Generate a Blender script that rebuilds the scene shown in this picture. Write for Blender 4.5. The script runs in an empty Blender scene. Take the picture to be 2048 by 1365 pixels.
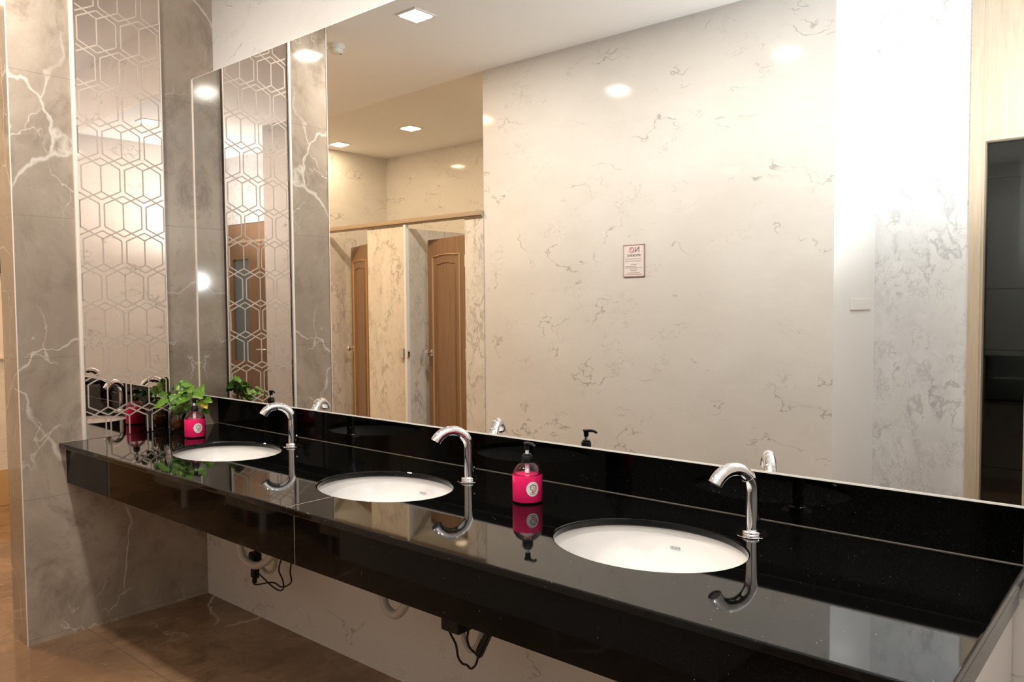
import bpy, bmesh, math, random
from mathutils import Vector, Matrix
random.seed(4)
S = bpy.context.scene
COL = S.collection
PI = math.pi

# ------------------------------------------------------------------ materials
def new_mat(name):
    m = bpy.data.materials.new(name); m.use_nodes = True
    nt = m.node_tree
    b = nt.nodes['Principled BSDF']
    return m, nt, b

def simple(name, col, rough=.5, metal=0., **kw):
    m, nt, b = new_mat(name)
    b.inputs['Base Color'].default_value = (*col, 1)
    b.inputs['Roughness'].default_value = rough
    b.inputs['Metallic'].default_value = metal
    for k, v in kw.items():
        b.inputs[k.replace('_', ' ')].default_value = v
    return m

class NT:
    """tiny helper for node wiring"""
    def __init__(s, nt): s.nt = nt
    def n(s, t, **kw):
        x = s.nt.nodes.new(t)
        for k, v in kw.items(): setattr(x, k, v)
        return x
    def l(s, a, b): s.nt.links.new(a, b)
    def setin(s, sock, v):
        if hasattr(v, 'is_output') or isinstance(v, bpy.types.NodeSocket): s.l(v, sock)
        else: sock.default_value = v
    def math(s, op, a, b=0., c=None, clamp=False):
        x = s.n('ShaderNodeMath', operation=op, use_clamp=clamp)
        s.setin(x.inputs[0], a); s.setin(x.inputs[1], b)
        if c is not None: s.setin(x.inputs[2], c)
        return x.outputs[0]
    def noise(s, vec, scale, detail=4, rough=.5, dist=0.):
        x = s.n('ShaderNodeTexNoise')
        s.l(vec, x.inputs['Vector'])
        x.inputs['Scale'].default_value = scale; x.inputs['Detail'].default_value = detail
        x.inputs['Roughness'].default_value = rough; x.inputs['Distortion'].default_value = dist
        return x
    def rng(s, v, a, b, c=0., d=1., smooth=False):
        x = s.n('ShaderNodeMapRange')
        x.clamp = True
        if smooth: x.interpolation_type = 'SMOOTHSTEP'
        s.setin(x.inputs[0], v)
        for i, q in enumerate((a, b, c, d)): x.inputs[i + 1].default_value = q
        return x.outputs[0]
    def mix(s, f, a, b):
        x = s.n('ShaderNodeMix', data_type='RGBA')
        s.setin(x.inputs[0], f)
        for i, q in ((6, a), (7, b)):
            if isinstance(q, tuple): x.inputs[i].default_value = (*q, 1)
            else: s.l(q, x.inputs[i])
        return x.outputs[2]
    def mapping(s, rot=(0, 0, 0), scale=(1, 1, 1), loc=(0, 0, 0)):
        t = s.n('ShaderNodeNewGeometry'); m = s.n('ShaderNodeMapping')
        s.l(t.outputs['Position'], m.inputs[0])
        m.inputs['Location'].default_value = loc
        m.inputs['Rotation'].default_value = rot; m.inputs['Scale'].default_value = scale
        return m.outputs[0], t.outputs['Position']
    def warp(s, vec, scale, amp, detail=3):
        n = s.noise(vec, scale, detail)
        v = s.n('ShaderNodeVectorMath', operation='SUBTRACT'); s.l(n.outputs['Color'], v.inputs[0]); v.inputs[1].default_value = (.5, .5, .5)
        w = s.n('ShaderNodeVectorMath', operation='SCALE'); s.l(v.outputs[0], w.inputs[0]); w.inputs['Scale'].default_value = amp
        a = s.n('ShaderNodeVectorMath', operation='ADD'); s.l(vec, a.inputs[0]); s.l(w.outputs[0], a.inputs[1])
        return a.outputs[0]
    def crack(s, vec, scale, width):
        x = s.n('ShaderNodeTexVoronoi', feature='DISTANCE_TO_EDGE'); s.l(vec, x.inputs['Vector']); x.inputs['Scale'].default_value = scale
        wn = s.noise(vec, scale * 2.2, 2).outputs[0]
        w = s.math('MULTIPLY', s.rng(wn, .35, .65, .35, 1.6), width)
        q = s.math('DIVIDE', x.outputs['Distance'], w)
        return s.math('POWER', s.math('SUBTRACT', 1., q, clamp=True), .7)
    def vein(s, vec, scale, width, detail=3, rough=.5):
        f = s.noise(vec, scale, detail, rough).outputs[0]
        d = s.math('ABSOLUTE', s.math('SUBTRACT', f, .5))
        return s.rng(d, 0, width, 1, 0)

def marble(name, cols, vcol, *, vs=1.6, vw=.01, mask=(.5, .6), ms=1.5, rot=(0, 0, 0), scale=(1, 1, 1), loc=(0, 0, 0),
           fine=None, rough=.08, joints=(), jcol=None, jw=.0015, vamt=.8, mottle=3., spec=.5, warp=.35, wscale=2.5, crack=0):
    m, nt, b = new_mat(name); k = NT(nt)
    vec, pos = k.mapping(rot, scale, loc)
    wv = k.warp(vec, wscale, warp, 5)
    f1 = k.noise(wv, mottle, 6, .65).outputs[0]
    base = k.mix(k.rng(f1, .35, .68, smooth=True), cols[0], cols[1])
    if len(cols) > 2:
        f2 = k.noise(wv, mottle * 2.7, 5, .7).outputs[0]
        base = k.mix(k.rng(f2, .52, .72), base, cols[2])
    v = k.crack(wv, vs, vw) if crack else k.vein(wv, vs, vw, 4, .55)
    mk = k.rng(k.noise(vec, ms, 2).outputs[0], mask[0], mask[1], smooth=True)
    v = k.math('MULTIPLY', k.math('MULTIPLY', v, mk), vamt)
    col = k.mix(v, base, vcol)
    if fine:
        fs, fw, fm, famt, fcol = fine
        w2 = k.warp(vec, fs * 1.3, .25, 5)
        v2 = k.crack(w2, fs, fw) if crack else k.vein(w2, fs, fw, 5, .6)
        mk2 = k.rng(k.noise(vec, fs * .8, 2).outputs[0], fm[0], fm[1], smooth=True)
        col = k.mix(k.math('MULTIPLY', k.math('MULTIPLY', v2, mk2), famt), col, fcol)
    if joints:
        sp = k.n('ShaderNodeSeparateXYZ'); k.l(pos, sp.inputs[0])
        tot = None
        for ax, size, off in joints:
            q = k.math('FRACT', k.math('DIVIDE', k.math('SUBTRACT', sp.outputs['XYZ'.index(ax)], off), size))
            d = k.math('ABSOLUTE', k.math('SUBTRACT', q, .5))
            g = k.math('GREATER_THAN', d, .5 - jw / size)
            tot = g if tot is None else k.math('MAXIMUM', tot, g)
        col = k.mix(k.math('MULTIPLY', tot, .6), col, jcol or (.1, .08, .06))
    k.l(col, b.inputs['Base Color'])
    b.inputs['Roughness'].default_value = rough
    b.inputs['Specular IOR Level'].default_value = spec
    return m

def wood(name, c1, c2, rough=.4, axis='Z', sc=1.):
    m, nt, b = new_mat(name); k = NT(nt)
    s = {'Z': (9, 9, .5), 'X': (.5, 9, 9), 'Y': (9, .5, 9)}[axis]
    vec, _ = k.mapping(scale=tuple(q * sc for q in s))
    f = k.noise(vec, 6, 6, .65, .4).outputs[0]
    g = k.noise(vec, 30, 3, .5).outputs[0]
    f = k.math('ADD', k.math('MULTIPLY', f, .7), k.math('MULTIPLY', g, .3))
    k.l(k.mix(k.rng(f, .35, .65), c1, c2), b.inputs['Base Color'])
    b.inputs['Roughness'].default_value = rough
    return m

M = {}
M['pier'] = marble('brown_grey_marble', [(.285, .23, .18), (.42, .35, .285), (.215, .168, .132)], (.80, .74, .69),
                   vs=1.5, vw=.009, mask=(.45, .56), ms=1.5, loc=(2.2, 3.1, .9), scale=(1, 1, .75), rot=(.6, .2, .2), crack=1,
                   fine=(4.5, .014, (.48, .60), .55, (.66, .60, .54)), rough=.08, joints=[('Z', .6, .022)], vamt=.5, mottle=1.9,
                   jw=.0014, jcol=(.2, .16, .13), spec=.35, warp=.5, wscale=1.8)
M['floor'] = marble('brown_floor_marble', [(.17, .10, .058), (.31, .195, .115), (.12, .075, .046)], (.60, .48, .36),
                    vs=1.2, vw=.010, mask=(.47, .56), ms=1.3, loc=(.4, 5.2, .1), rot=(0, 0, .5), crack=1,
                    fine=(3.6, .012, (.50, .60), .45, (.45, .36, .26)), rough=.13, joints=[('X', .6, .18), ('Y', .6, .05)],
                    mottle=1.7, jw=.0018, jcol=(.07, .05, .035), spec=.4, warp=.45, wscale=1.8)
WV = (.27, .255, .245)
M['white'] = marble('white_marble', [(.70, .675, .65), (.76, .74, .72)], WV, vs=2.1, vw=.0085, mask=(.51, .60), ms=3.0,
                    rot=(.3, .5, .2), scale=(1.0, 1.0, 1.7), rough=.06, vamt=.62, mottle=1.2, spec=.5,
                    fine=(5.0, .010, (.54, .63), .45, (.36, .34, .32)), warp=.3, wscale=3.)
M['white_low'] = M['white']
M['lam'] = marble('veined_laminate', [(.66, .62, .56), (.74, .71, .66), (.60, .56, .51)], (.24, .22, .20), vs=5.5, vw=.030, mask=(.44, .56), ms=4.5,
                  rot=(.1, .3, 0), scale=(1, 1, .55), rough=.3, vamt=.55, mottle=4.5, warp=.3, wscale=5,
                  fine=(13, .035, (.46, .58), .5, (.30, .28, .26)))
M['dense'] = marble('grey_veined_marble', [(.66, .66, .66), (.74, .74, .74), (.61, .61, .615)], (.27, .27, .28), vs=5.0, vw=.026, mask=(.45, .57), ms=4.5,
                    rot=(.2, .5, 0), scale=(1, 1, .7), rough=.12, vamt=.5, mottle=4.5, warp=.3, wscale=5,
                    fine=(13, .030, (.46, .58), .5, (.33, .33, .34)))
M['ceil'] = simple('ceiling_paint', (.90, .90, .89), .7)
M['stone_end'] = simple('plain_white_stone', (.78, .77, .76), .08)

def granite(name, ior):
    m, nt, b = new_mat(name); k = NT(nt)
    vec, _ = k.mapping()
    v = k.n('ShaderNodeTexVoronoi'); k.l(vec, v.inputs['Vector']); v.inputs['Scale'].default_value = 60
    sp = k.math('LESS_THAN', v.outputs['Distance'], .062)
    s2 = k.n('ShaderNodeSeparateColor'); k.l(v.outputs['Color'], s2.inputs[0])
    sp = k.math('MULTIPLY', sp, k.math('GREATER_THAN', s2.outputs[0], .72))
    n = k.noise(vec, 180, 2).outputs[0]
    base = k.mix(k.rng(n, .4, .7), (.002, .002, .002), (.005, .005, .0045))
    k.l(k.mix(sp, base, (.30, .29, .24)), b.inputs['Base Color'])
    b.inputs['Roughness'].default_value = .035
    b.inputs['IOR'].default_value = ior
    return m
M['granite'] = granite('black_granite', 1.35); M['granite_side'] = granite('black_granite_upright', 1.24)
M['grout'] = simple('pale_grout', (.42, .38, .32), .7)
M['caulk'] = simple('white_silicone', (.75, .74, .70), .5)
M['chrome'] = simple('chrome', (.86, .86, .88), .05, 1.)
M['dark_hole'] = simple('black_rubber', (.02, .02, .02), .6)
M['ceramic'] = simple('white_ceramic', (.80, .785, .77), .06)
M['ceramic'].node_tree.nodes['Principled BSDF'].inputs['Coat Weight'].default_value = .3
M['mark'] = simple('blue_grey_print', (.30, .33, .38), .4)
M['mirror'] = simple('silvered_glass', (.93, .94, .925), 0., 1.)
M['bronze'] = simple('bronze_mirror_glass', (.71, .60, .53), .012, 1.)
M['frost'] = simple('etched_line', (.46, .39, .33), .5)
M['trim'] = simple('champagne_trim', (.78, .70, .62), .35, .1)
M['edge'] = simple('mirror_edge', (.80, .80, .76), .25)
M['white_pl'] = simple('white_plastic', (.80, .80, .78), .35)
M['alu'] = simple('beige_aluminium', (.42, .34, .25), .4, .3)
M['door_b'] = wood('brown_door_wood', (.16, .088, .040), (.26, .15, .072), .3)
M['door_r'] = simple('door_moulding_gilt', (.42, .28, .15), .3)
M['beige_w'] = wood('pale_beige_laminate', (.43, .345, .255), (.53, .44, .34), .35)
M['oak_w'] = wood('brown_laminate', (.19, .11, .06), (.27, .165, .09), .3)
M['blackp'] = simple('black_plastic', (.008, .008, .008), .4, 0., Specular_IOR_Level=.25)
def thin_clear(name, tint, gl=.12):
    m, nt, b = new_mat(name); k = NT(nt); nt.nodes.remove(b)
    out = [q for q in nt.nodes if q.type == 'OUTPUT_MATERIAL'][0]
    t = k.n('ShaderNodeBsdfTransparent'); t.inputs[0].default_value = (*tint, 1)
    g = k.n('ShaderNodeBsdfGlossy'); g.inputs['Roughness'].default_value = .03
    f = k.n('ShaderNodeFresnel'); f.inputs[0].default_value = 1.45
    mx = k.n('ShaderNodeMixShader'); k.l(f.outputs[0], mx.inputs[0]); k.l(t.outputs[0], mx.inputs[1]); k.l(g.outputs[0], mx.inputs[2])
    k.l(mx.outputs[0], out.inputs[0]); return m
M['clearp'] = thin_clear('clear_plastic', (.95, .95, .95))
M['stem_pl'] = simple('milky_plastic', (.85, .85, .85), .3)
M['soap'] = simple('pink_soap', (1., .05, .27), .04, 0., IOR=1.34)
_b = M['soap'].node_tree.nodes['Principled BSDF']
_b.inputs['Base Color'].default_value = (1., .022, .17, 1)
_b.inputs['Subsurface Weight'].default_value = 0.
_b.inputs['Subsurface Radius'].default_value = (.05, .01, .03)
_b.inputs['Subsurface Scale'].default_value = .5
M['label'] = simple('white_label', (.85, .83, .82), .5)
M['ink'] = simple('dark_ink', (.03, .05, .04), .5)
M['red'] = simple('red_ink', (.7, .05, .04), .5)
M['signw'] = simple('sign_white', (.80, .74, .72), .4)
M['signf'] = simple('sign_frame', (.45, .28, .28), .4)
M['signt'] = simple('sign_ink', (.16, .09, .09), .5)
M['signg'] = simple('sign_small_print', (.42, .33, .32), .5)
M['pinkring'] = simple('sign_ring', (.62, .16, .22), .5)
M['jar'] = thin_clear('jar_glass', (.80, .68, .55))
M['soil'] = simple('brown_pot_soil', (.20, .07, .025), .5)
M['tile_dark'] = simple('dark_tile', (.055, .058, .054), .3)
M['tile_olive'] = simple('olive_tile', (.085, .078, .045), .3)
M['pane'] = thin_clear('window_glass', (.9, .93, .92))
M['greyglass'] = simple('grey_frosted_glass', (.15, .18, .18), .2)
M['hose'] = simple('grey_hose', (.48, .465, .44), .3)
M['cream'] = marble('cream_tile', [(.74, .66, .54), (.78, .70, .58)], (.5, .45, .38), mask=(.6, .7), rough=.12)
M['base_t'] = simple('ochre_base_tile', (.55, .38, .20), .15)
M['darkf'] = simple('dark_panel', (.03, .015, .01), .2)
M['detect'] = simple('detector_white', (.72, .76, .72), .4)

def leafmat():
    m, nt, b = new_mat('variegated_leaf'); k = NT(nt)
    vec, _ = k.mapping()
    f = k.noise(vec, 38, 3).outputs[0]
    g = k.noise(vec, 9, 2).outputs[0]
    c = k.mix(k.rng(g, .35, .65), (.045, .15, .010), (.13, .28, .022))
    k.l(k.mix(k.rng(f, .60, .68), c, (.48, .55, .17)), b.inputs['Base Color'])
    b.inputs['Roughness'].default_value = .35
    return m
M['leaf'] = leafmat()
M['yleaf'] = simple('yellowing_leaf', (.55, .42, .04), .4)
M['stemg'] = simple('green_stem', (.14, .24, .04), .5)

def emis(name, col, s):
    m, nt, b = new_mat(name)
    b.inputs['Base Color'].default_value = (0, 0, 0, 1)
    b.inputs['Emission Color'].default_value = (*col, 1); b.inputs['Emission Strength'].default_value = s
    return m

# ------------------------------------------------------------------ objects
def tag(o, label=None, cat=None, group=None, kind=None):
    if label: o['label'] = label
    if cat: o['category'] = cat
    if group: o['group'] = group
    if kind: o['kind'] = kind
    return o

def link(name, me, mats, parent=None, smooth=False):
    o = bpy.data.objects.new(name, me)
    for m in (mats if isinstance(mats, (list, tuple)) else [mats]): me.materials.append(m)
    COL.objects.link(o)
    if parent: o.parent = parent
    if smooth:
        for p in me.polygons: p.use_smooth = True
    return o

def fin(name, bm, mats, parent=None, smooth=False, sharp=None):
    bmesh.ops.recalc_face_normals(bm, faces=bm.faces)
    me = bpy.data.meshes.new(name); bm.to_mesh(me); bm.free()
    o = link(name, me, mats, parent, smooth)
    if sharp is not None:
        try: me.set_sharp_from_angle(angle=math.radians(sharp))
        except Exception: pass
    return o

def empty(name, loc=(0, 0, 0), rz=0):
    o = bpy.data.objects.new(name, None); o.location = loc; o.rotation_euler = (0, 0, rz)
    o.empty_display_size = .05
    COL.objects.link(o); return o

def bx(bm, a, b, mi=0, mat=None):
    vs = []
    for z in (a[2], b[2]):
        for x, y in ((a[0], a[1]), (b[0], a[1]), (b[0], b[1]), (a[0], b[1])):
            p = Vector((x, y, z))
            if mat: p = mat @ p
            vs.append(bm.verts.new(p))
    fs = [(0, 3, 2, 1), (4, 5, 6, 7), (0, 1, 5, 4), (1, 2, 6, 5), (2, 3, 7, 6), (3, 0, 4, 7)]
    out = []
    for f in fs:
        q = bm.faces.new([vs[i] for i in f]); q.material_index = mi; out.append(q)
    return out

def box(name, a, b, m, parent=None, bevel=0):
    bm = bmesh.new(); bx(bm, a, b)
    if bevel:
        bmesh.ops.bevel(bm, geom=bm.edges[:], offset=bevel, segments=2, affect='EDGES', profile=.5)
    return fin(name, bm, m, parent)

def lathe(bm, prof, c=(0, 0, 0), n=40, sx=1., sy=1., mi=0, cap0=False, cap1=False, mat=None):
    rings = []
    for r, z in prof:
        ring = []
        for i in range(n):
            a = 2 * PI * i / n
            p = Vector((c[0] + sx * r * math.cos(a), c[1] + sy * r * math.sin(a), c[2] + z))
            if mat: p = mat @ p
            ring.append(bm.verts.new(p))
        rings.append(ring)
    for A, B in zip(rings, rings[1:]):
        for i in range(n):
            f = bm.faces.new((A[i], A[(i + 1) % n], B[(i + 1) % n], B[i])); f.material_index = mi
    if cap0: bm.faces.new(rings[0][::-1]).material_index = mi
    if cap1: bm.faces.new(rings[-1]).material_index = mi
    return rings

def smooth_path(pts, sub=6):
    P = [Vector(p) for p in pts]
    out = []
    for i in range(len(P) - 1):
        p0 = P[max(i - 1, 0)]; p1 = P[i]; p2 = P[i + 1]; p3 = P[min(i + 2, len(P) - 1)]
        for k in range(sub):
            t = k / sub
            out.append(.5 * ((2 * p1) + (p2 - p0) * t + (2 * p0 - 5 * p1 + 4 * p2 - p3) * t * t + (3 * p1 - p0 - 3 * p2 + p3) * t ** 3))
    out.append(P[-1]); return out

def tube(bm, pts, r, n=14, cap=True, mi=0):
    P = [Vector(p) for p in pts]
    rr = r if callable(r) else (lambda t: r)
    up = Vector((0, 0, 1)); T0 = (P[1] - P[0]).normalized()
    N = T0.cross(up)
    if N.length < 1e-3: N = T0.cross(Vector((0, 1, 0)))
    N.normalize(); rings = []
    for i, p in enumerate(P):
        T = (P[min(i + 1, len(P) - 1)] - P[max(i - 1, 0)]).normalized()
        N = (N - T * N.dot(T)).normalized(); B = T.cross(N)
        q = rr(i / (len(P) - 1))
        rings.append([bm.verts.new(p + q * (math.cos(2 * PI * k / n) * N + math.sin(2 * PI * k / n) * B)) for k in range(n)])
    for A, Bq in zip(rings, rings[1:]):
        for k in range(n):
            bm.faces.new((A[k], A[(k + 1) % n], Bq[(k + 1) % n], Bq[k])).material_index = mi
    if cap:
        bm.faces.new(rings[0][::-1]).material_index = mi; bm.faces.new(rings[-1]).material_index = mi
    return rings

def tube_obj(name, pts, r, m, parent=None, sub=6, n=14):
    bm = bmesh.new(); tube(bm, smooth_path(pts, sub), r, n)
    return fin(name, bm, m, parent, True, 50)

def evaluated(o, name, mats, parent=None):
    dg = bpy.context.evaluated_depsgraph_get(); dg.update()
    me = bpy.data.meshes.new_from_object(o.evaluated_get(dg))
    bpy.data.objects.remove(o)
    me.name = name; me.materials.clear()
    return link(name, me, mats, parent)

def text_mesh(s, size, mat4, depth=.0004):
    cu = bpy.data.curves.new('t', 'FONT'); cu.body = s; cu.size = size; cu.extrude = depth
    cu.align_x = 'CENTER'; cu.align_y = 'CENTER'; cu.resolution_u = 3
    o = bpy.data.objects.new('t', cu); COL.objects.link(o)
    dg = bpy.context.evaluated_depsgraph_get(); dg.update()
    me = bpy.data.meshes.new_from_object(o.evaluated_get(dg))
    bpy.data.objects.remove(o); me.transform(mat4); return me

def join_me(bm, me, mi=0):
    n0 = len(bm.faces); bm.from_mesh(me); bm.faces.ensure_lookup_table()
    for f in bm.faces[n0:]: f.material_index = mi

# ------------------------------------------------------------------ constants
H = 3.0                       # ceiling
CT = .85                      # worktop height
YW = -2.009                   # wall opposite the mirror
YB = -2.66                    # recessed wall behind the camera
XR = 3.97                     # right wall
XL = -2.845
YS = -3.631                   # back of the cubicle area
MB, MT = 1.003, 2.535         # mirror bottom, top
ML = 3.62                     # mirror right end

def struct(o): o['kind'] = 'structure'; return o

# ------------------------------------------------------------------ shell
struct(box('floor', (XL - .1, YS - .1, -.08), (XR + .1, .3, 0), M['floor']))
struct(box('ceiling', (XL - .1, YS - .1, H), (XR + .1, .3, H + .08), M['ceil']))
struct(box('wall_back', (XL, .115, 0), (XR + .1, .25, H), M['white']))
struct(box('wall_lower', (0, .02, 0), (XR, .115, .80), M['white_low']))
struct(box('wall_pier', (-.17, -.79, 0), (0, .115, H), M['pier']))
struct(box('wall_right', (XR, YB - .1, 0), (XR + .12, .115, H), M['white']))
struct(box('wall_left', (XL - .12, YS, 0), (XL, .115, H), M['white']))
struct(box('wall_stalls', (XL, YS - .12, 0), (.066, YS, H), M['white']))
# the thick wall opposite the mirror: the marble face and the plain end
bm = bmesh.new()
fs = bx(bm, (.066, YS - .12, 0), (2.378, YW, H))
for f in fs:
    f.normal_update()
    if f.calc_center_median().x > 2.37: f.material_index = 1
struct(fin('wall_front', bm, [M['white'], M['stone_end']]))
# recessed wall (with the glazed slot and the timber door)
gx0, gx1, gz1 = 2.897, 3.085, 2.235
bm = bmesh.new()
bx(bm, (2.378, YB - .12, 0), (2.832, YB, H))
bx(bm, (3.20, YB - .12, 2.30), (XR, YB, H))
struct(fin('wall_entrance', bm, M['dense']))
# beige laminate surround of the glazed slot
bm = bmesh.new()
bx(bm, (2.832, YB - .12, 0), (2.885, YB + .012, H))
bx(bm, (2.885, YB - .12, gz1 + .03), (3.105, YB + .004, H))
bx(bm, (3.105, YB - .12, 0), (3.20, YB + .012, H))
struct(fin('trim_1', bm, M['beige_w']))
w = box('window_1', (gx0, YB - .05, .02), (gx1, YB - .044, gz1), M['pane']); struct(w)
bm = bmesh.new()
bx(bm, (2.885, YB - .07, 0), (gx0, YB + .006, gz1)); bx(bm, (gx1, YB - .07, 0), (3.105, YB + .006, gz1))
bx(bm, (2.885, YB - .07, gz1), (3.105, YB + .006, gz1 + .03)); bx(bm, (gx0, YB - .07, 0), (gx1, YB + .006, .02))
fin('window_frame', bm, M['beige_w'], w)
# dark tiled corridor seen through the pane
bm = bmesh.new()
bx(bm, (2.4, YB - .60, 0), (3.9, YB - .5, 2.36), 0)
bx(bm, (2.4, YB - .60, 2.12), (3.9, YB - .495, 2.31), 1)
for z in (2.11, 1.50, 1.16, .88, .5): bx(bm, (2.4, YB - .5, z - .005), (3.9, YB - .497, z + .005), 2)
bx(bm, (3.108, YB - .5, 0), (3.118, YB - .497, 2.36), 2)
bx(bm, (2.36, YB - .60, 0), (2.4, YB - .12, 2.36), 0)
bx(bm, (3.9, YB - .60, 0), (3.94, YB - .12, 2.36), 0)
bx(bm, (2.36, YB - .60, 2.36), (3.94, YB - .12, 2.40), 0)
bx(bm, (2.36, YB - .60, -.04), (3.94, YB - .12, 0), 0)
struct(fin('wall_corridor', bm, [M['tile_dark'], M['tile_olive'], M['blackp']]))
# timber entrance door with a tall grey glass light
bm = bmesh.new()
bx(bm, (3.205, YB - .045, .005), (3.62, YB + .0, 2.295)); bx(bm, (3.90, YB - .045, .005), (XR - .003, YB + .0, 2.295))
bx(bm, (3.62, YB - .045, 1.93), (3.90, YB, 2.295)); bx(bm, (3.62, YB - .045, .005), (3.90, YB, .87))
d = struct(fin('door_1', bm, M['oak_w']))
box('door_glass', (3.62, YB - .03, .87), (3.90, YB - .02, 1.93), M['greyglass'], d)
bm = bmesh.new()
bx(bm, (3.205, YB, 2.10), (XR - .003, YB + .01, 2.12)); bx(bm, (3.40, YB, .005), (3.415, YB + .008, 2.10))
fin('door_moulding', bm, M['door_r'], d)
bm = bmesh.new(); tube(bm, smooth_path([(3.30, YB, 1.0), (3.30, YB + .05, 1.0), (3.42, YB + .055, 1.0)]), .009)
fin('door_handle', bm, M['chrome'], d, True)
# left wall: base tile, ledge
box_ = struct(box('baseboard_left', (XL, YS + .01, 0), (XL + .012, .11, .26), M['base_t']))
struct(box('trim_2', (XL, -.75, 1.07), (XL + .03, .11, 1.09), M['cream']))
struct(box('trim_3', (-.0005, -.7925, 0), (.0035, -.7885, H - .002), M['trim']))      # metal corner bead of the pier

o = empty('wall_mirror', (XL + .001, -.3, 1.69))
tag(o, 'dark framed panel on the far left wall behind the brown marble pier', 'wall panel')
bm = bmesh.new()
for a, b in (((0, -.40, 0), (.03, .38, .03)), ((0, -.40, .75), (.03, .38, .78)), ((0, -.40, .03), (.03, -.37, .75)), ((0, .35, .03), (.03, .38, .75))): bx(bm, a, b)
fin('frame', bm, M['darkf'], o)
box('panel', (0, -.37, .03), (.012, .35, .75), M['blackp'], o)

# ------------------------------------------------------------------ cubicles
g = 'marble-look cubicle walls'
def cubicle_wall(x, wid, label, post):
    o = empty('cubicle_divider', (x, YW, 0)); tag(o, label, 'cubicle wall', g)
    box('side_panel', (-.012, YS - YW + .001, .12), (.012, -.012, 2.005), M['lam'], o)
    bm = bmesh.new(); bx(bm, (-.012, -.012, .0), (.012, .018, 2.03)); fin('post', bm, M['white_pl'], o)
    box('front_panel', (-.012 - wid, -.012, .12), (-.0125, .006, 2.03), M['lam'], o)
    bm = bmesh.new()
    bx(bm, (-.06, .006, 1.045), (-.015, .03, 1.115)); bx(bm, (.0125, .0, 1.05), (.03, .02, 1.10))
    bmesh.ops.bevel(bm, geom=bm.edges[:], offset=.003, segments=2, affect='EDGES')
    fin('latch_keeper', bm, M['chrome'], o)
    bm = bmesh.new(); lathe(bm, [(.012, 0), (.012, .12)], (-wid * .5, -.005, 0), 16, cap0=True, cap1=True); fin('foot', bm, M['chrome'], o)
    return o
cubicle_wall(-.72, .43, 'veined cubicle divider and front panel between the two brown doors, white post edge', True)
cubicle_wall(-1.745, .44, 'veined cubicle divider just left of the farther brown door, beside the pier edge', True)
o = empty('cubicle_pilaster', (-.113, YW, 0)); tag(o, 'narrow veined cubicle pilaster at the big white wall, right of the nearer brown door', 'cubicle wall', g)
box('panel', (.003, -.012, .12), (.176, .006, 2.03), M['lam'], o)
bm = bmesh.new(); lathe(bm, [(.012, 0), (.012, .12)], (.09, -.003, 0), 16, cap0=True, cap1=True); fin('foot', bm, M['chrome'], o)
o = empty('cubicle_headrail', (0, YW, 2.03)); tag(o, 'long beige metal rail along the top of the cubicle fronts', 'rail')
bm = bmesh.new(); bx(bm, (XL + .002, -.025, 0), (.064, .03, .042))
bmesh.ops.bevel(bm, geom=[e for e in bm.edges if abs(e.verts[0].co.x - e.verts[1].co.x) > 1], offset=.012, segments=3, affect='EDGES')
fin('rail', bm, M['alu'], o)

def rect_frame(bm, x0, x1, z0, z1, w, y0, y1, arch=0.):
    """moulding: path around a rectangle whose top edge is gently waved"""
    n = 14; pts = [(x0, z0), (x1, z0), (x1, z1)]
    for i in range(1, n):
        t = i / n; pts.append((x1 + (x0 - x1) * t, z1 + arch * math.sin(PI * t) ** 2 - arch * .6 * math.sin(3 * PI * t) ** 2 * .4))
    pts.append((x0, z1)); m = len(pts)
    cx, cz = (x0 + x1) / 2, (z0 + z1) / 2
    rings = []
    for (x, z) in pts:
        ix = x + (w if x < cx else -w) * min(1, abs(x - cx) / (abs(x0 - cx)) * 1.0); iz = z + (w if z < cz else -w)
        mx, mz = (x + ix) / 2, (z + iz) / 2
        rings.append([bm.verts.new((x, y0, z)), bm.verts.new((mx, y1, mz)), bm.verts.new((ix, y0, iz))])
    for i in range(m):
        A, B = rings[i], rings[(i + 1) % m]
        for k in range(2): bm.faces.new((A[k], A[k + 1], B[k + 1], B[k]))

def cubicle_door(x, deg, label):
    o = empty('cubicle_door', (x, YW - .002, .15), 0)
    o.rotation_euler = (0, 0, math.radians(deg))
    tag(o, label, 'door', 'brown cubicle doors')
    W_ = .55
    box('leaf', (-W_, -.032, 0), (-.002, 0, 1.77), M['door_b'], o, .002)
    for arch, (a, b) in ((.008, (.075, .010)), (.012, (.135, .007))):
        bm = bmesh.new(); rect_frame(bm, -W_ + a, -a, a + .03, 1.77 - a - .045, .012, 0.0, b, arch)
        fin('moulding', bm, M['door_r'] if arch < .01 else M['door_b'], o, False)
    bm = bmesh.new()
    mt = Matrix.Translation((-W_ + .055, 0, .93)) @ Matrix.Rotation(-PI / 2, 4, 'X')
    lathe(bm, [(.0, 0), (.026, .0), (.026, .006), (.010, .010), (.010, .03), (.022, .036), (.026, .05), (.018, .06), (.0, .062)], n=24, mat=mt)
    fin('knob', bm, M['chrome'], o, True, 40)
    bm = bmesh.new()
    for z in (.2, .9, 1.55): lathe(bm, [(.007, z), (.007, z + .08)], (0, .002, 0), 12, cap0=True, cap1=True)
    fin('hinge', bm, M['chrome'], o)
cubicle_door(-.113, 15, 'brown panelled cubicle door nearer the big white wall, slightly ajar')
cubicle_door(-1.152, 23, 'brown panelled cubicle door farther left near the marble pier, standing ajar')

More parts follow.
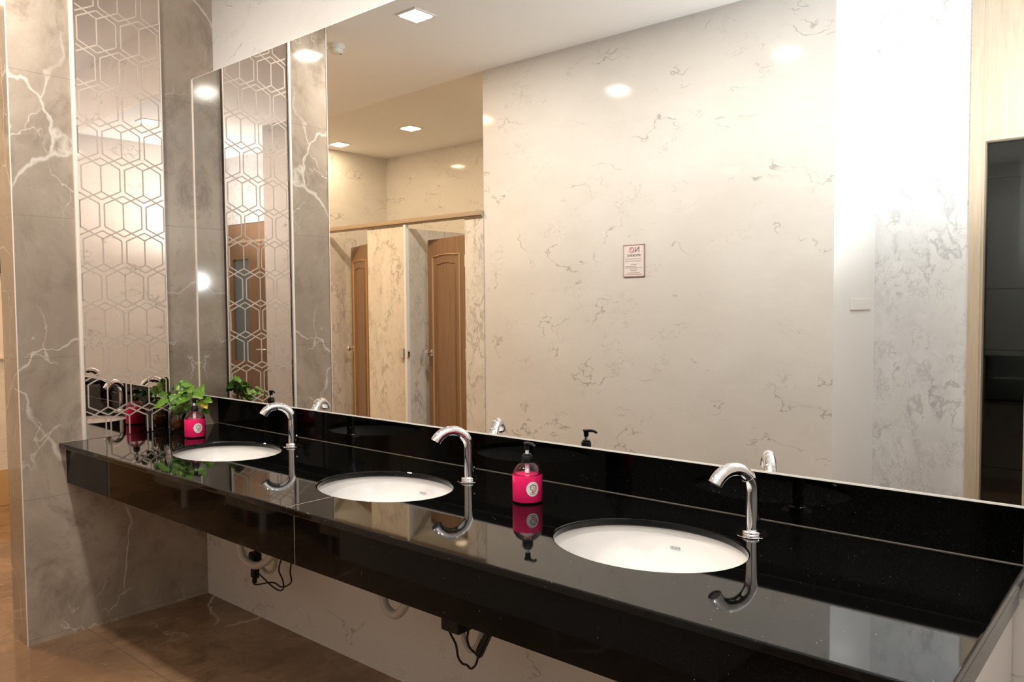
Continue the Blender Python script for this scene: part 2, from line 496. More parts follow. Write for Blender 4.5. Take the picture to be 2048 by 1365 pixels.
# ------------------------------------------------------------------ ceiling fittings
WARM = (1., .93, .84); WARM2 = (1., .74, .46); WARM3 = (1., .66, .36)
M['lens'] = emis('lamp_lens', (1., .86, .62), 26)
M['lens2'] = emis('lamp_lens_warm', (1., .78, .48), 22)
def downlight(x, y, label, power, col, lens, group):
    o = empty('ceiling_downlight', (x, y, H)); tag(o, label, 'ceiling light', group)
    bm = bmesh.new(); s = .078; t = .066
    for a, b in (((-s, -s, -.006), (s, -t, 0)), ((-s, t, -.006), (s, s, 0)), ((-s, -t, -.006), (-t, t, 0)), ((t, -t, -.006), (s, t, 0))): bx(bm, a, b)
    fin('frame', bm, M['white_pl'], o)
    box('diffuser', (-t, -t, -.004), (t, t, -.001), lens, o)
    la = bpy.data.lights.new('downlight_bulb', 'AREA'); la.shape = 'SQUARE'; la.size = .12; la.energy = power; la.color = col
    lo = bpy.data.objects.new('bulb', la); lo.location = (0, 0, -.012); COL.objects.link(lo); lo.parent = o
P1, P2, P3 = 16, 3.8, 21
GM = 'square downlights over the washroom'; GS = 'square downlights over the cubicles'
downlight(.495, -1.02, 'square warm downlight in the white ceiling, biggest bright square in the mirror', P1, WARM, M['lens'], GM)
downlight(1.75, -1.02, 'square warm downlight in the ceiling above the middle basin, seen through the patterned mirror', P1, WARM, M['lens'], GM)
downlight(3.05, -1.02, 'square warm downlight in the ceiling above the nearest basin, small glow in the bronze mirror', P1, WARM, M['lens'], GM)
downlight(-.85, -1.02, 'square warm downlight in the ceiling just beyond the marble pier', P3, WARM3, M['lens2'], GM)
downlight(-2.1, -1.02, 'square warm downlight in the ceiling near the far left wall', P3, WARM3, M['lens2'], GM)
downlight(-2.57, -2.82, 'square warm downlight at the left over the cubicles, nearest the pier in the mirror', P2, WARM2, M['lens2'], GS)
downlight(-1.55, -2.82, 'square warm downlight over the cubicle with the farther door, middle of the tan ceiling', P2, WARM2, M['lens2'], GS)
downlight(-.42, -2.82, 'square warm downlight over the cubicle beside the big white wall', P2, WARM2, M['lens2'], GS)

o = empty('smoke_detector', (-.227, -1.033, H)); tag(o, 'small round white detector on the ceiling near the marble pier', 'smoke detector')
bm = bmesh.new(); lathe(bm, [(.055, 0), (.055, -.012), (.047, -.028)], n=32, cap1=False, cap0=True); fin('base', bm, M['detect'], o, True, 35)
bm = bmesh.new(); lathe(bm, [(.045, -.028), (.043, -.042), (.03, -.052), (.0, -.053)], n=32); fin('cover', bm, M['detect'], o, True, 35)
bm = bmesh.new(); lathe(bm, [(.004, -.055), (.004, -.05)], (.02, -.02, 0), 10, cap0=True); fin('indicator', bm, M['blackp'], o)

# ------------------------------------------------------------------ big mirror
o = empty('vanity_mirror', (0, 0, MB)); tag(o, 'huge frameless wall mirror above the black worktop', 'mirror')
box('backing', (.004, .006, .004), (ML, .1145, MT - MB - .004), M['blackp'], o)
box('mirror_glass', (.003, 0, 0), (ML, .006, MT - MB), M['mirror'], o)
bm = bmesh.new()
bx(bm, (.0, -.003, 0), (.006, .003, MT - MB)); fin('side_trim', bm, M['trim'], o)
bm = bmesh.new(); bx(bm, (.006, -.003, -.004), (ML, .006, .0)); fin('bottom_trim', bm, M['caulk'], o)
bm = bmesh.new(); bx(bm, (.0, -.0005, MT - MB), (ML, .1145, MT - MB + .002)); fin('top_edge', bm, M['edge'], o)

# ------------------------------------------------------------------ bronze patterned mirror on the pier
TA = math.radians(1.3)
def px_(y): return .015 + y * math.tan(TA)
y0, y1 = -.533, -.158
o = empty('patterned_mirror', (0, 0, CT)); tag(o, 'tall narrow bronze mirror with etched hexagon lines on the marble pier', 'mirror')
zt = H - CT - .003
bm = bmesh.new()
v = [bm.verts.new(q) for q in ((.0005, y0, .001), (px_(y0), y0, .001), (px_(y1), y1, .001), (.0005, y1, .001))]
u = [bm.verts.new((q.co.x, q.co.y, zt)) for q in v]
bm.faces.new(v); bm.faces.new(u)
for i in range(4): bm.faces.new((v[i], v[(i + 1) % 4], u[(i + 1) % 4], u[i]))
# etched pattern: honeycomb lattice plus inset hexagons, clipped to the glass, part of the same sheet
def clip(p, q, r):
    (xa, ya), (xb, yb) = p, q; t0, t1 = 0., 1.
    for a, b, lo, hi in ((xa, xb - xa, r[0], r[1]), (ya, yb - ya, r[2], r[3])):
        if abs(b) < 1e-9:
            if a < lo or a > hi: return None
        else:
            s, e = (lo - a) / b, (hi - a) / b
            if s > e: s, e = e, s
            t0, t1 = max(t0, s), min(t1, e)
    if t0 >= t1: return None
    return (xa + (xb - xa) * t0, ya + (yb - ya) * t0), (xa + (xb - xa) * t1, ya + (yb - ya) * t1)
PW, RH, HVe, RISE = .184, .161, .113, .048
HW, HS, HR = .0815, .050, .042
CY, CZ = -.3444, 1.2030 - CT
def strip(p, q, lift):
    c = clip(p, q, (y0 + .002, y1 - .002, .003, zt - .003))
    if not c: return
    (ya, za), (yb, zb) = c
    L = math.hypot(yb - ya, zb - za)
    if L < .002: return
    nx, nz = -(zb - za) / L * .0032, (yb - ya) / L * .0032
    vs = []
    for yy, zz in ((ya + nx, za + nz), (yb + nx, zb + nz), (yb - nx, zb - nz), (ya - nx, za - nz)):
        vs.append(bm.verts.new((px_(yy) + lift, yy, zz)))
    f = bm.faces.new(vs); f.material_index = 1
i = 0
for r in range(-4, 14):
    for c in range(-3, 4):
        cy = CY + (c + (.5 if r % 2 else 0)) * PW; cz = CZ + r * RH
        strip((cy, cz - HVe / 2), (cy, cz + HVe / 2), .0003)
        for s in (-1, 1): strip((cy, cz + HVe / 2), (cy + s * PW / 2, cz + HVe / 2 + RISE), .0003)
        hx = [(-HW, -HS), (-HW, HS), (0, HS + HR), (HW, HS), (HW, -HS), (0, -HS - HR)]
        for k in range(6):
            a, b = hx[k], hx[(k + 1) % 6]
            strip((cy + a[0], cz + a[1]), (cy + b[0], cz + b[1]), .00045)
me = bpy.data.meshes.new('mirror_glass'); bm.to_mesh(me); bm.free()
link('mirror_glass', me, [M['bronze'], M['frost']], o)
bm = bmesh.new(); bx(bm, (.0005, y0 - .017, .001), (.012, y0 - .001, zt)); bx(bm, (.012, y0 - .011, .001), (.014, y0 - .004, zt)); t_ = fin('edge_trim', bm, M['trim'], o)
bm = bmesh.new(); bx(bm, (.0005, y1 + .0005, .001), (.0125, y1 + .004, zt)); fin('edge_trim', bm, M['trim'], o)

# ------------------------------------------------------------------ counter
SX = 1.722; CX1 = 3.44; FY = -.645; BAS = [(.752, -.280), (1.732, -.280), (2.709, -.278)]
BA, BB = .245, .195
o = empty('vanity_counter', (0, 0, 0)); tag(o, 'long polished black granite washroom worktop with deep front apron', 'counter')
def slab(x0, x1, name):
    bm = bmesh.new(); bx(bm, (x0, FY, CT - .02), (x1, .1135, CT)); me = bpy.data.meshes.new('s'); bmesh.ops.recalc_face_normals(bm, faces=bm.faces); bm.to_mesh(me); bm.free()
    so = bpy.data.objects.new('s', me); COL.objects.link(so)
    cut = []
    for cx, cy in BAS:
        if cx + BA < x0 or cx - BA > x1: continue
        b2 = bmesh.new(); lathe(b2, [(1, -.1), (1, .1)], (0, 0, CT), 96, cap0=True, cap1=True)
        for v_ in b2.verts: v_.co.x = cx + v_.co.x * BA; v_.co.y = cy + v_.co.y * BB
        bmesh.ops.recalc_face_normals(b2, faces=b2.faces)
        m2 = bpy.data.meshes.new('c'); b2.to_mesh(m2); b2.free(); co = bpy.data.objects.new('c', m2); COL.objects.link(co); cut.append(co)
        md = so.modifiers.new('b', 'BOOLEAN'); md.operation = 'DIFFERENCE'; md.object = co; md.solver = 'EXACT'
    bv = so.modifiers.new('v', 'BEVEL'); bv.width = .006; bv.segments = 3; bv.limit_method = 'ANGLE'; bv.angle_limit = math.radians(50)
    r = evaluated(so, name, M['granite'], o)
    for c in cut: bpy.data.objects.remove(c)
    return r
slab(.001, SX - .0008, 'worktop'); slab(SX + .0008, CX1, 'worktop')
sv = BB * math.sqrt(1 - ((SX - BAS[1][0]) / BA) ** 2)
box('seam', (SX - .0012, FY + .003, CT - .018), (SX + .0012, BAS[1][1] - sv - .003, CT - .0004), M['grout'], o)
box('seam', (SX - .0012, BAS[1][1] + sv + .003, CT - .018), (SX + .0012, .0955, CT - .0003), M['granite'], o)
for x0, x1 in ((.001, SX - .0008), (SX + .0008, CX1 - .012)):
    box('apron', (x0, -.617, .672), (x1, -.597, CT - .0205), M['granite_side'], o, .0015)
box('apron_seam', (SX - .0008, -.6165, .673), (SX + .0008, -.60, CT - .021), M['grout'], o); box('apron_seam', (.0003, -.6185, .672), (.003, -.597, CT - .021), M['grout'], o)
box('backsplash', (.001, .096, CT + .0005), (CX1 - .005, .1138, MB - .005), M['granite_side'], o)
bm = bmesh.new(); bx(bm, (.0, .0935, CT), (CX1, .096, CT + .0022)); bx(bm, (.0005, FY + .01, CT), (.0025, .095, CT + .0015)); fin('sealant', bm, M['grout'], o)
box('underlay', (.01, .03, CT - .045), (CX1 - .006, .1135, CT - .021), M['blackp'], o)
bm = bmesh.new(); bx(bm, (CX1 - .006, FY + .006, CT - .062), (CX1 - .001, .018, CT - .0205)); fin('side_edge', bm, M['granite'], o)
bm = bmesh.new(); bx(bm, (CX1 - .030, -.597, 0), (CX1 - .010, -.075, CT - .063)); bx(bm, (CX1 - .034, -.068, 0), (CX1 - .012, .018, CT - .063))
sp_ = fin('end_panel', bm, M['stone_end']); tag(sp_, 'pale stone panel under the right end of the black worktop', 'side panel')

# ------------------------------------------------------------------ basins
BNAME = ['farthest white oval basin, beside the marble pier and the plant', 'middle white oval basin, crossed at the front by the worktop seam', 'nearest and largest-looking white oval basin at the right']
HOSE = [[(.752, -.280, .60), (.69, -.21, .52), (.690, -.2, .43), (.712, -.2, .385), (.78, -.2, .365), (.86, -.2, .385), (.94, -.2, .437), (.99, -.15, .50), (1.0, .0, .52), (1.0, .03, .52)],
        [(1.734, -.280, .60), (1.66, -.25, .52), (1.640, -.22, .45), (1.656, -.22, .410), (1.697, -.22, .396), (1.735, -.22, .417), (1.765, -.2, .47), (1.79, -.1, .53), (1.79, .03, .54)],
        [(2.709, -.280, .60), (2.64, -.25, .50), (2.64, -.22, .43), (2.66, -.22, .40), (2.70, -.22, .39), (2.74, -.22, .42), (2.77, -.2, .47), (2.79, -.1, .53), (2.79, .03, .54)]]
def basin(i):
    cx, cy = BAS[i]
    b = empty('wash_basin', (cx, cy, CT - .021)); tag(b, BNAME[i], 'basin', 'oval basins set under the black worktop')
    ax, ay = BA + .012, BB + .012
    prof_in = [(1.0, 0), (.985, -.02), (.95, -.05), (.88, -.085), (.74, -.118), (.52, -.138), (.28, -.146), (.085, -.149)]
    bm = bmesh.new()
    def ring(k, z, n=72): return [bm.verts.new((ax * k * math.cos(2 * PI * q / n), ay * k * math.sin(2 * PI * q / n), z)) for q in range(n)]
    prof = prof_in + [(.085, -.165), (.30, -.162), (.55, -.153), (.80, -.13), (.93, -.095), (1.0, -.055), (1.04, -.02), (1.06, -.008), (1.06, 0), (1.0, 0)]
    R_ = [ring(k, z) for k, z in prof[:-1]]; R_.append(R_[0])
    n = 72
    for A, B in zip(R_, R_[1:]):
        for q in range(n): bm.faces.new((A[q], A[(q + 1) % n], B[(q + 1) % n], B[q]))
    fin('bowl', bm, M['ceramic'], b, True, 60)
    bm = bmesh.new(); lathe(bm, [(.0, -.148), (.016, -.149), (.023, -.147), (.024, -.150), (.018, -.154), (.018, -.21), (.0, -.21)], n=32); fin('drain', bm, M['chrome'], b, True, 40)
    # small printed mark on the inner right-hand back wall of the bowl
    bm = bmesh.new()
    a0 = math.radians(97)
    t = Vector((-ax * math.sin(a0), ay * math.cos(a0), 0)).normalized()
    for s, (l, h) in zip((-.012, -.007, -.002, .003, .008, .012), ((.005, .006), (.006, .004), (.004, .007), (.006, .004), (.004, .007), (.005, .004))):
        c = Vector((ax * .953 * math.cos(a0), ay * .953 * math.sin(a0), -.046)) + t * s
        up = Vector((math.cos(a0) * .25, math.sin(a0) * .25, .95)).normalized(); c = c - Vector((math.cos(a0), math.sin(a0), -.5)) * .0035
        vs = [bm.verts.new(c + t * dx * l * .35 + up * dz * h * .5) for dx, dz in ((-1, -1), (1, -1), (1, 1), (-1, 1))]
        bm.faces.new(vs)
        q = [bm.verts.new(v_.co - Vector((math.cos(a0), math.sin(a0), -.5)) * .0002) for v_ in vs]; bm.faces.new(q[::-1])
    fin('printed_mark', bm, M['mark'], b)
    off = Vector((cx, cy, CT - .021))
    bm = bmesh.new(); P_ = smooth_path([Vector(p) - off for p in HOSE[i]], 8)
    N_ = len(P_)
    tube(bm, P_, .0155, 16)
    h = fin('drain_hose', bm, M['hose'], b, True, 50)
    bm = bmesh.new(); lathe(bm, [(.024, -.205), (.026, -.215), (.026, -.235), (.018, -.245)], n=24, cap0=True, cap1=True); fin('trap_nut', bm, M['hose'], b, True, 40)
for i in range(3): basin(i)

# ------------------------------------------------------------------ taps
FAU = [(.874, -.055), (1.899, -.060), (2.879, -.055)]
FN = ['chrome gooseneck tap at the farthest basin near the plant', 'chrome gooseneck tap at the middle basin left of the pink soap', 'chrome gooseneck tap at the nearest basin on the right']
def make_tap(label):
    t = empty('gooseneck_tap'); tag(t, label, 'tap', 'chrome sensor taps along the backsplash')
    bm = bmesh.new(); lathe(bm, [(.0, 0), (.040, 0), (.041, .0012), (.040, .0022), (.027, .0026), (.0, .003)], n=48); fin('cover_ring', bm, M['chrome'], t, True, 40)
    bm = bmesh.new(); lathe(bm, [(.0, .003), (.0255, .003), (.0265, .005), (.0265, .010), (.0245, .013), (.020, .0145), (.0, .0145)], n=48); fin('base_flange', bm, M['chrome'], t, True, 40)
    R_ = .060; zc = .110; pts = [(0, 0, .013), (0, 0, .05), (0, 0, .09)]
    for k in range(0, 25):
        a = math.radians(152 * k / 24); pts.append((R_ - R_ * math.cos(a), 0, zc + R_ * math.sin(a)))
    bm = bmesh.new()
    fn = lambda u_: .0158 + .0022 * u_
    r = tube(bm, pts, fn, 32, cap=False); bm.faces.new(r[0][::-1])
    # thick lip and recessed mouth
    T = (Vector(pts[-1]) - Vector(pts[-2])).normalized(); e = Vector(pts[-1])
    last = r[-1]; ins = [bm.verts.new(e + (q.co - e) * .80) for q in last]; dep = [bm.verts.new(q.co - T * .010) for q in ins]
    for k in range(32):
        bm.faces.new((last[k], last[(k + 1) % 32], ins[(k + 1) % 32], ins[k])); bm.faces.new((ins[k], ins[(k + 1) % 32], dep[(k + 1) % 32], dep[k]))
    bm.faces.new(dep)
    fin('spout', bm, M['chrome'], t, True, 50)
    bm = bmesh.new(); N = Vector((0, 1, 0)); B = T.cross(N); c = e - T * .004
    ring = [bm.verts.new(c + .0130 * (math.cos(2 * PI * k / 24) * N + math.sin(2 * PI * k / 24) * B)) for k in range(24)]
    r2 = [bm.verts.new(v_.co - T * .004) for v_ in ring]
    bm.faces.new(ring); bm.faces.new(r2[::-1])
    for k in range(24): bm.faces.new((ring[k], ring[(k + 1) % 24], r2[(k + 1) % 24], r2[k]))
    fin('aerator', bm, simple_hose, t)
    bm = bmesh.new()
    for a0 in [(-.0158, 0, .042)]:
        mt = Matrix.Translation(a0) @ Matrix.Rotation(-PI / 2, 4, 'Y'); lathe(bm, [(.0, .006), (.006, .006), (.007, .004), (.007, -.004)], n=20, mat=mt)
    fin('side_screw', bm, M['chrome'], t, True, 40)
    a = math.radians(70); c = Vector((R_ - R_ * math.cos(math.radians(38)), 0, zc + R_ * math.sin(math.radians(38))))
    bm = bmesh.new(); tt = Vector((math.sin(math.radians(38)), 0, math.cos(math.radians(38)))); tube(bm, [c - tt * .0007, c + tt * .0007], .0175, 32); fin('joint_ring', bm, M['chrome'], t)
    return t
simple_hose = simple('aerator_grey', (.30, .30, .30), .5, .5)
def copy_thing(src, label):
    r = src.copy(); COL.objects.link(r); r['label'] = label
    for ch in list(src.children):
        c = ch.copy(); COL.objects.link(c); c.parent = r
        for gch in list(ch.children):
            d_ = gch.copy(); COL.objects.link(d_); d_.parent = c
    return r
tap = make_tap(FN[0])
for i, (x, y) in enumerate(FAU):
    t = tap if i == 0 else copy_thing(tap, FN[i])
    t.location = (x, y, CT + .0002)
    t.rotation_euler = (0, 0, math.radians(-117))

# ------------------------------------------------------------------ soap bottles
def make_bottle(label, lab_ang):
    t = empty('soap_bottle'); tag(t, label, 'soap bottle', 'pump bottles of pink soap on the worktop')
    R_ = .0445
    prof = [(.0, .0006), (.036, .0), (.0425, .002), (R_, .006), (R_, .078), (.0435, .087), (.040, .096), (.033, .106), (.024, .113), (.0165, .1155), (.0150, .120)]
    bm = bmesh.new(); lathe(bm, prof, n=48); inner = [(r - .0014, z) for r, z in prof[2:]]
    lathe(bm, [(.0, .003)] + inner, n=48) if 0 else None
    fin('bottle_body', bm, M['clearp'], t, True, 60)
    lp = [(.0, .0012), (.034, .0006), (.0418, .0022), (R_ + .0002, .0062), (R_ + .0002, .078), (.0442, .0835), (.0, .0835)]
    bm = bmesh.new(); lathe(bm, lp, n=48); fin('liquid_soap', bm, M['soap'], t, True, 40)
    bm = bmesh.new(); lathe(bm, [(.0, .086), (.0068, .086), (.0068, .118), (.0, .118)], n=20); fin('dip_tube', bm, M['stem_pl'], t, True, 40)
    bm = bmesh.new(); lathe(bm, [(.0, .1165), (.0155, .1165), (.0160, .118), (.0160, .135), (.0145, .1375), (.0, .138)], n=32); fin('collar', bm, M['blackp'], t, True, 40)
    bm = bmesh.new(); lathe(bm, [(.0, .138), (.0115, .138), (.0125, .1395), (.0115, .1425), (.0, .1428)], n=32); fin('collar_ring', bm, M['blackp'], t, True, 40)
    bm = bmesh.new(); lathe(bm, [(.0, .1425), (.0052, .1425), (.0052, .157), (.0, .157)], n=20); fin('pump_stem', bm, M['stem_pl'], t, True, 40)
    bm = bmesh.new(); lathe(bm, [(.0, .154), (.0070, .154), (.0080, .157), (.0080, .166), (.0095, .170), (.0115, .1735), (.0105, .176), (.0, .1768)], n=28)
    tube(bm, smooth_path([(0, 0, .1725), (.018, 0, .1735), (.030, 0, .172), (.037, 0, .167)]), lambda u_: .0052 - .0014 * u_, 12)
    fin('pump_head', bm, M['blackp'], t, True, 45)
    # round label wrapped on the cylinder, with a two-colour swirl
    bm = bmesh.new(); a0 = math.radians(lab_ang)
    def on(u_, w_, e): a = a0 + u_ / R_; return Vector(((R_ + e) * math.cos(a), (R_ + e) * math.sin(a), .046 + w_))
    rx, rz = .019, .0215; n = 36
    c = bm.verts.new(on(0, 0, .0008))
    prev = None; rings = []
    for k in (1 / 3, 2 / 3, 1): rings.append([bm.verts.new(on(rx * k * math.cos(2 * PI * q / n), rz * k * math.sin(2 * PI * q / n), .0008)) for q in range(n)])
    for q in range(n): bm.faces.new((c, rings[0][q], rings[0][(q + 1) % n]))
    for A, B in zip(rings, rings[1:]):
        for q in range(n): bm.faces.new((A[q], A[(q + 1) % n], B[(q + 1) % n], B[q]))
    lb = fin('round_label', bm, M['label'], t, True)
    bm = bmesh.new(); S_ = []
    for q in range(46):
        th = q / 45 * 3.4 * PI; rr = .0018 + .0102 * (q / 45)
        S_.append((rr * math.cos(-th + 2.6), .003 + rr * math.sin(-th + 2.6) * 1.05, .0004 + .0011 * (q / 45)))
    S_.append((.0135, .0095, .0004))
    for q in range(len(S_) - 1):
        (ua, wa, ha), (ub, wb, hb) = S_[q], S_[q + 1]; dx, dz = ub - ua, wb - wa; L = math.hypot(dx, dz) or 1; nx, nz = -dz / L, dx / L
        f = bm.faces.new([bm.verts.new(on(*p_, .0012)) for p_ in ((ua + nx * ha, wa + nz * ha), (ub + nx * hb, wb + nz * hb), (ub - nx * hb, wb - nz * hb), (ua - nx * ha, wa - nz * ha))])
        f.material_index = 1 if (q < 9 or q > 34) else 0
    for q in range(5):
        u_ = -.007 + q * .0032
        f = bm.faces.new([bm.verts.new(on(*p_, .0012)) for p_ in ((u_, -.0148), (u_ + .0022, -.0148), (u_ + .0022, -.0128), (u_, -.0128))])
    fin('label_print', bm, [M['ink'], M['red']], lb)
    return t
b1 = make_bottle('pump bottle of bright pink soap between the middle and nearest basins', -18)
b1.location = (2.225, -.150, CT)
b2 = copy_thing(b1, 'pump bottle of deep pink soap beside the marble pier and green plant')
b2.location = (.325, -.195, CT)
b1.rotation_euler = (0, 0, math.radians(-12)); b2.rotation_euler = (0, 0, math.radians(8))

# ------------------------------------------------------------------ plant
PLX, PLY = .105, -.165
o = empty('potted_pothos', (PLX, PLY, CT)); tag(o, 'small leafy green pothos in a brown glass jar in the corner by the pier', 'plant')
bm = bmesh.new(); lathe(bm, [(.0, .0), (.030, .0), (.036, .005), (.038, .05), (.036, .085), (.031, .09), (.029, .085), (.033, .05), (.030, .008), (.0, .006)], n=36); fin('jar', bm, M['jar'], o, True, 50)
bm = bmesh.new(); lathe(bm, [(.0, .008), (.029, .009), (.0325, .03), (.0325, .058), (.0, .062)], n=32); fin('soil', bm, M['soil'], o, True, 50)
def leaf_mesh(bm, base, tip, width, nrm, mi=0, droop=.18):
    base = Vector(base); tip = Vector(tip); d_ = tip - base; L = d_.length; d_.normalize()
    nrm = Vector(nrm); s = d_.cross(nrm).normalized(); nn = s.cross(d_).normalized()
    rows = 9; prof = [0, .52, .86, 1., .96, .82, .60, .34, .0]
    grid = []
    for r in range(rows):
        t = r / (rows - 1); w = width / 2 * prof[r]; c = base + d_ * L * t - nn * droop * L * t * t
        row = []
        for k in range(-2, 3):
            u_ = k / 2; back = -.10 * L * (abs(u_) if r == 1 else 0)
            row.append(bm.verts.new(c + s * w * u_ + nn * (abs(u_) ** 1.3) * w * .35 + d_ * back))
        grid.append(row)
    for A, B in zip(grid, grid[1:]):
        for k in range(4):
            try: bm.faces.new((A[k], A[k + 1], B[k + 1], B[k])).material_index = mi
            except Exception: pass
LV = [((.10, -.14, 1.056), .060, .050, 20), ((.135, -.13, 1.071), .050, .034, 60), ((.078, -.17, 1.058), .050, .032, 170), ((.10, -.16, 1.017), .065, .048, 200),
      ((.20, -.19, 1.005), .072, .062, 300), ((.150, -.265, .995), .075, .036, 235), ((.205, -.10, 1.043), .085, .066, 340), ((.22, -.12, .996), .060, .046, 330),
      ((.236, -.10, .983), .058, .044, 350), ((.21, -.08, .945), .045, .036, 10), ((.16, -.17, 1.035), .055, .044, 280), ((.12, -.11, 1.050), .060, .044, 80),
      ((.06, -.21, 1.02), .050, .036, 210), ((.15, -.20, .975), .055, .046, 260), ((.08, -.12, 1.03), .055, .042, 120), ((.14, -.15, 1.00), .060, .05, 20),
      ((.235, -.13, 1.02), .05, .036, 30), ((.09, -.19, 1.035), .05, .04, 160), ((.17, -.14, 1.02), .06, .05, 320), ((.13, -.20, 1.0), .055, .045, 240),
      ((.18, -.22, 1.02), .045, .036, 290), ((.11, -.13, 1.08), .04, .026, 50), ((.25, -.09, 1.0), .05, .04, 10), ((.15, -.12, 1.045), .055, .045, 350), ((.19, -.16, .97), .05, .04, 310)]
for k, (c, L, Wd, ang) in enumerate(LV):
    c = Vector(c) - Vector((PLX, PLY, CT)); a = math.radians(ang)
    dr = Vector((math.cos(a), math.sin(a), -.35 + .25 * math.sin(k * 2.1)))
    dr.normalize(); bm = bmesh.new()
    side = Vector((.35 * math.sin(k * 1.7) + .45, -.75, .55))
    leaf_mesh(bm, c - dr * L * .5, c + dr * L * .5, Wd, side)
    lf = fin('leaf', bm, M['yleaf'] if k in (8,) else M['leaf'], o, True)
    bm = bmesh.new(); b0 = c - dr * L * .5
    tube(bm, smooth_path([(.012 * math.cos(k * 2.4), .012 * math.sin(k * 2.4), .05), (b0.x * .45, b0.y * .45, .11), tuple(b0)], 5), .0015, 6)
    fin('petiole', bm, M['stemg'], lf, True)
# leaf petioles are sub-parts of their leaves

# ------------------------------------------------------------------ sensor boxes and leads under the worktop
def lead(name, paths, r, parent):
    bm = bmesh.new()
    for p in paths: tube(bm, smooth_path(p, 6), r, 8)
    return fin(name, bm, M['blackp'], parent, True)
o = empty('sensor_cable', (.72, -.15, .36)); tag(o, 'tangled thin black sensor cable with plug hanging below the apron left of the seam', 'cable')
off = Vector((.72, -.15, .36))
rel = lambda L: [tuple(Vector(p) - off) for p in L]
lead('cable', [rel([(.69, -.02, .62), (.71, -.10, .5), (.724, -.15, .40), (.726, -.15, .30), (.712, -.15, .264), (.727, -.15, .256), (.853, -.15, .294), (.915, -.15, .290), (.965, -.15, .308), (.991, -.15, .333), (.986, -.15, .383), (.97, -.10, .50), (.96, .0, .60), (.96, .018, .66)]),
               rel([(.735, -.155, .36), (.754, -.16, .323), (.814, -.16, .3), (.869, -.16, .283), (.923, -.16, .279), (.949, -.16, .297), (.943, -.16, .329), (.919, -.16, .361), (.938, -.16, .41), (.93, -.10, .5), (.92, .0, .60), (.92, .018, .66)])], .0032, o)
bm = bmesh.new()
mt = Matrix.Rotation(math.radians(6), 4, 'Y'); bx(bm, (-.010, -.012, -.075), (.024, .012, .005), mat=mt); bx(bm, (-.003, -.008, -.10), (.015, .008, -.075), mat=mt); bx(bm, (-.018, -.02, .005), (.030, .016, .035), mat=mt)
bmesh.ops.bevel(bm, geom=bm.edges[:], offset=.003, segments=2, affect='EDGES'); fin('plug', bm, M['blackp'], o)
tube_obj('supply_hose', rel([(.70, .0, .60), (.703, -.08, .50), (.708, -.12, .40), (.722, -.12, .335), (.75, -.12, .312), (.79, -.12, .314), (.825, -.12, .342), (.845, -.12, .40), (.86, -.05, .55), (.86, .018, .60)]), .0075, M['hose'], o, 8)

o = empty('sensor_control_box', (2.03, -.25, .44)); tag(o, 'black sensor box with looping cable and adapter below the apron right of the middle basin', 'control box')
off = Vector((2.03, -.25, .44))
box('box', (-.040, -.035, .004), (.035, .035, .085), M['blackp'], o, .004)
box('bracket', (.005, -.006, .085), (.030, .006, .3897), M['blackp'], o)
lead('cable', [rel([(1.975, -.25, .50), (1.985, -.25, .445), (1.996, -.25, .421), (2.019, -.25, .393), (2.028, -.25, .357), (2.046, -.25, .342), (2.065, -.25, .343), (2.082, -.25, .337), (2.103, -.25, .357), (2.115, -.25, .395)]),
               rel([(2.075, -.25, .46), (2.068, -.25, .425), (2.078, -.25, .40), (2.105, -.25, .388)])], .0035, o)
bm = bmesh.new(); mt = Matrix.Translation(Vector((2.132, -.25, .42)) - off) @ Matrix.Rotation(math.radians(28), 4, 'Y')
bx(bm, (-.010, -.010, -.040), (.010, .010, .055), mat=mt); bx(bm, (-.014, -.007, -.03), (.008, .007, .02), mat=mt)
bmesh.ops.bevel(bm, geom=bm.edges[:], offset=.003, segments=2, affect='EDGES'); fin('adapter', bm, M['blackp'], o)
tube_obj('supply_hose', rel([(1.99, -.2, .75), (1.992, -.2, .50), (1.998, -.2, .421), (2.007, -.2, .384), (2.03, -.2, .362), (2.056, -.2, .380), (2.078, -.2, .424), (2.09, -.15, .55), (2.09, -.1, .78)]), .0085, M['hose'], o, 8)

# ------------------------------------------------------------------ no smoking sign (faces the mirror, +y)
sx, sz, sw, sh = 1.2475, 1.683, .142, .186
o = empty('no_smoking_sign', (sx, YW, sz)); tag(o, 'small framed NO SMOKING notice on the big white marble wall', 'sign')
F = Matrix.Rotation(PI, 4, 'Z') @ Matrix.Rotation(PI / 2, 4, 'X')     # text x -> -x, text y -> z, faces +y
box('board', (-sw / 2, .0005, -sh / 2), (sw / 2, .004, sh / 2), M['signw'], o)
bm = bmesh.new()
for a, b in (((-sw / 2, 0, -sh / 2), (sw / 2, .006, -sh / 2 + .004)), ((-sw / 2, 0, sh / 2 - .004), (sw / 2, .006, sh / 2)), ((-sw / 2, 0, -sh / 2), (-sw / 2 + .004, .006, sh / 2)), ((sw / 2 - .004, 0, -sh / 2), (sw / 2, .006, sh / 2))): bx(bm, a, b)
fin('frame', bm, M['signf'], o)
bm = bmesh.new()
T_ = lambda x, z: Matrix.Translation((x, .0046, z)) @ F
join_me(bm, text_mesh('N', .046, T_(.022, .062))); join_me(bm, text_mesh('SMOKING', .0205, T_(0, .030)))
fin('lettering', bm, M['signt'], o)
bm = bmesh.new()
mt = Matrix.Translation((-.014, .0043, .062)) @ Matrix.Rotation(-PI / 2, 4, 'X')
lathe(bm, [(.0125, .0), (.0125, .001), (.0165, .001), (.0165, .0)], n=32, mat=mt)
bx(bm, (-.014, 0, -.0014), (.014, .001, .0014), mat=Matrix.Translation((-.014, .0043, .062)) @ Matrix.Rotation(math.radians(45), 4, 'Y'))
fin('no_smoking_symbol', bm, M['pinkring'], o)
bm = bmesh.new()
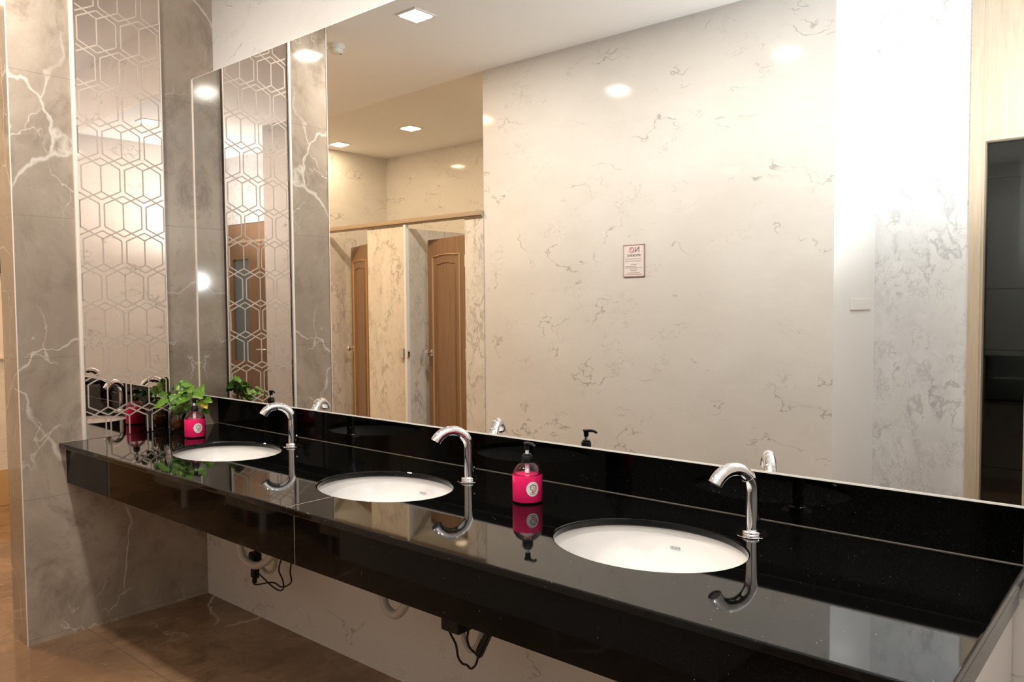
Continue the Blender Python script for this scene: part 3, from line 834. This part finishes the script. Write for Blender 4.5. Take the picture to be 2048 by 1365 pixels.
for z, a, b in ((.011, -.058, .058), (-.002, -.058, .055), (-.022, -.02, .022), (-.033, -.058, .02), (-.041, -.058, .058), (-.048, -.025, .02), (-.058, -.022, .02), (-.070, -.045, .04), (-.080, -.058, .055)):
    q = a
    while q < b - .004:
        l = random.uniform(.006, .014); bx(bm, (q, .0042, z - .0016), (min(q + l, b), .0047, z + .0016)); q += l + .002
fin('small_print', bm, M['signg'], o)
# small white shelf on the end of the big wall
o = empty('wall_shelf', (2.378, -2.42, 1.39)); tag(o, 'small white box on the plain end of the big white wall, right of the sign', 'wall box')
box('body', (.0005, -.16, .003), (.006, .16, .06), M['stone_end'], o, .001); box('under_shadow', (.0005, -.16, 0), (.0065, .16, .003), M['signf'], o)  # thin dark strip stands in for the shadow under the box

# ------------------------------------------------------------------ camera's bounce flash (bare lamp beside the camera)
fl = bpy.data.lights.new('flash', 'SPOT'); fl.energy = 108; fl.color = (.95, .98, 1.); fl.spot_size = math.radians(172); fl.spot_blend = .75; fl.shadow_soft_size = .035
fo = bpy.data.objects.new('camera_flash', fl); fo.location = (3.52, -1.86, 1.68); COL.objects.link(fo)
fo.rotation_euler = Vector((-.35, .12, 1.)).to_track_quat('-Z', 'Y').to_euler()

# ------------------------------------------------------------------ world, camera
w = bpy.data.worlds.new('World'); S.world = w; w.use_nodes = True
w.node_tree.nodes['Background'].inputs[0].default_value = (1, .9, .8, 1); w.node_tree.nodes['Background'].inputs[1].default_value = .05
cd = bpy.data.cameras.new('camera'); co = bpy.data.objects.new('camera', cd); COL.objects.link(co); S.camera = co
cd.sensor_width = 36; cd.lens = 1576.52 / 2048 * 36; cd.clip_start = .02
Rm = Matrix(((.75758995, -.02379106, .65229706), (.65268386, .03959295, -.75659512), (-.00782617, .99893262, .04552326)))
co.matrix_world = Matrix.Translation((3.70166688, -1.92739627, 1.431)) @ Rm.to_4x4()
S.view_settings.view_transform = 'Standard'; S.view_settings.look = 'None'; S.view_settings.gamma = 1; S.view_settings.use_curve_mapping = False
S.view_settings.exposure = 0.38
S.cycles.max_bounces = 12; S.cycles.glossy_bounces = 8; S.cycles.transmission_bounces = 10; S.cycles.diffuse_bounces = 5
S.cycles.caustics_reflective = False; S.cycles.caustics_refractive = False; S.cycles.sample_clamp_indirect = 6
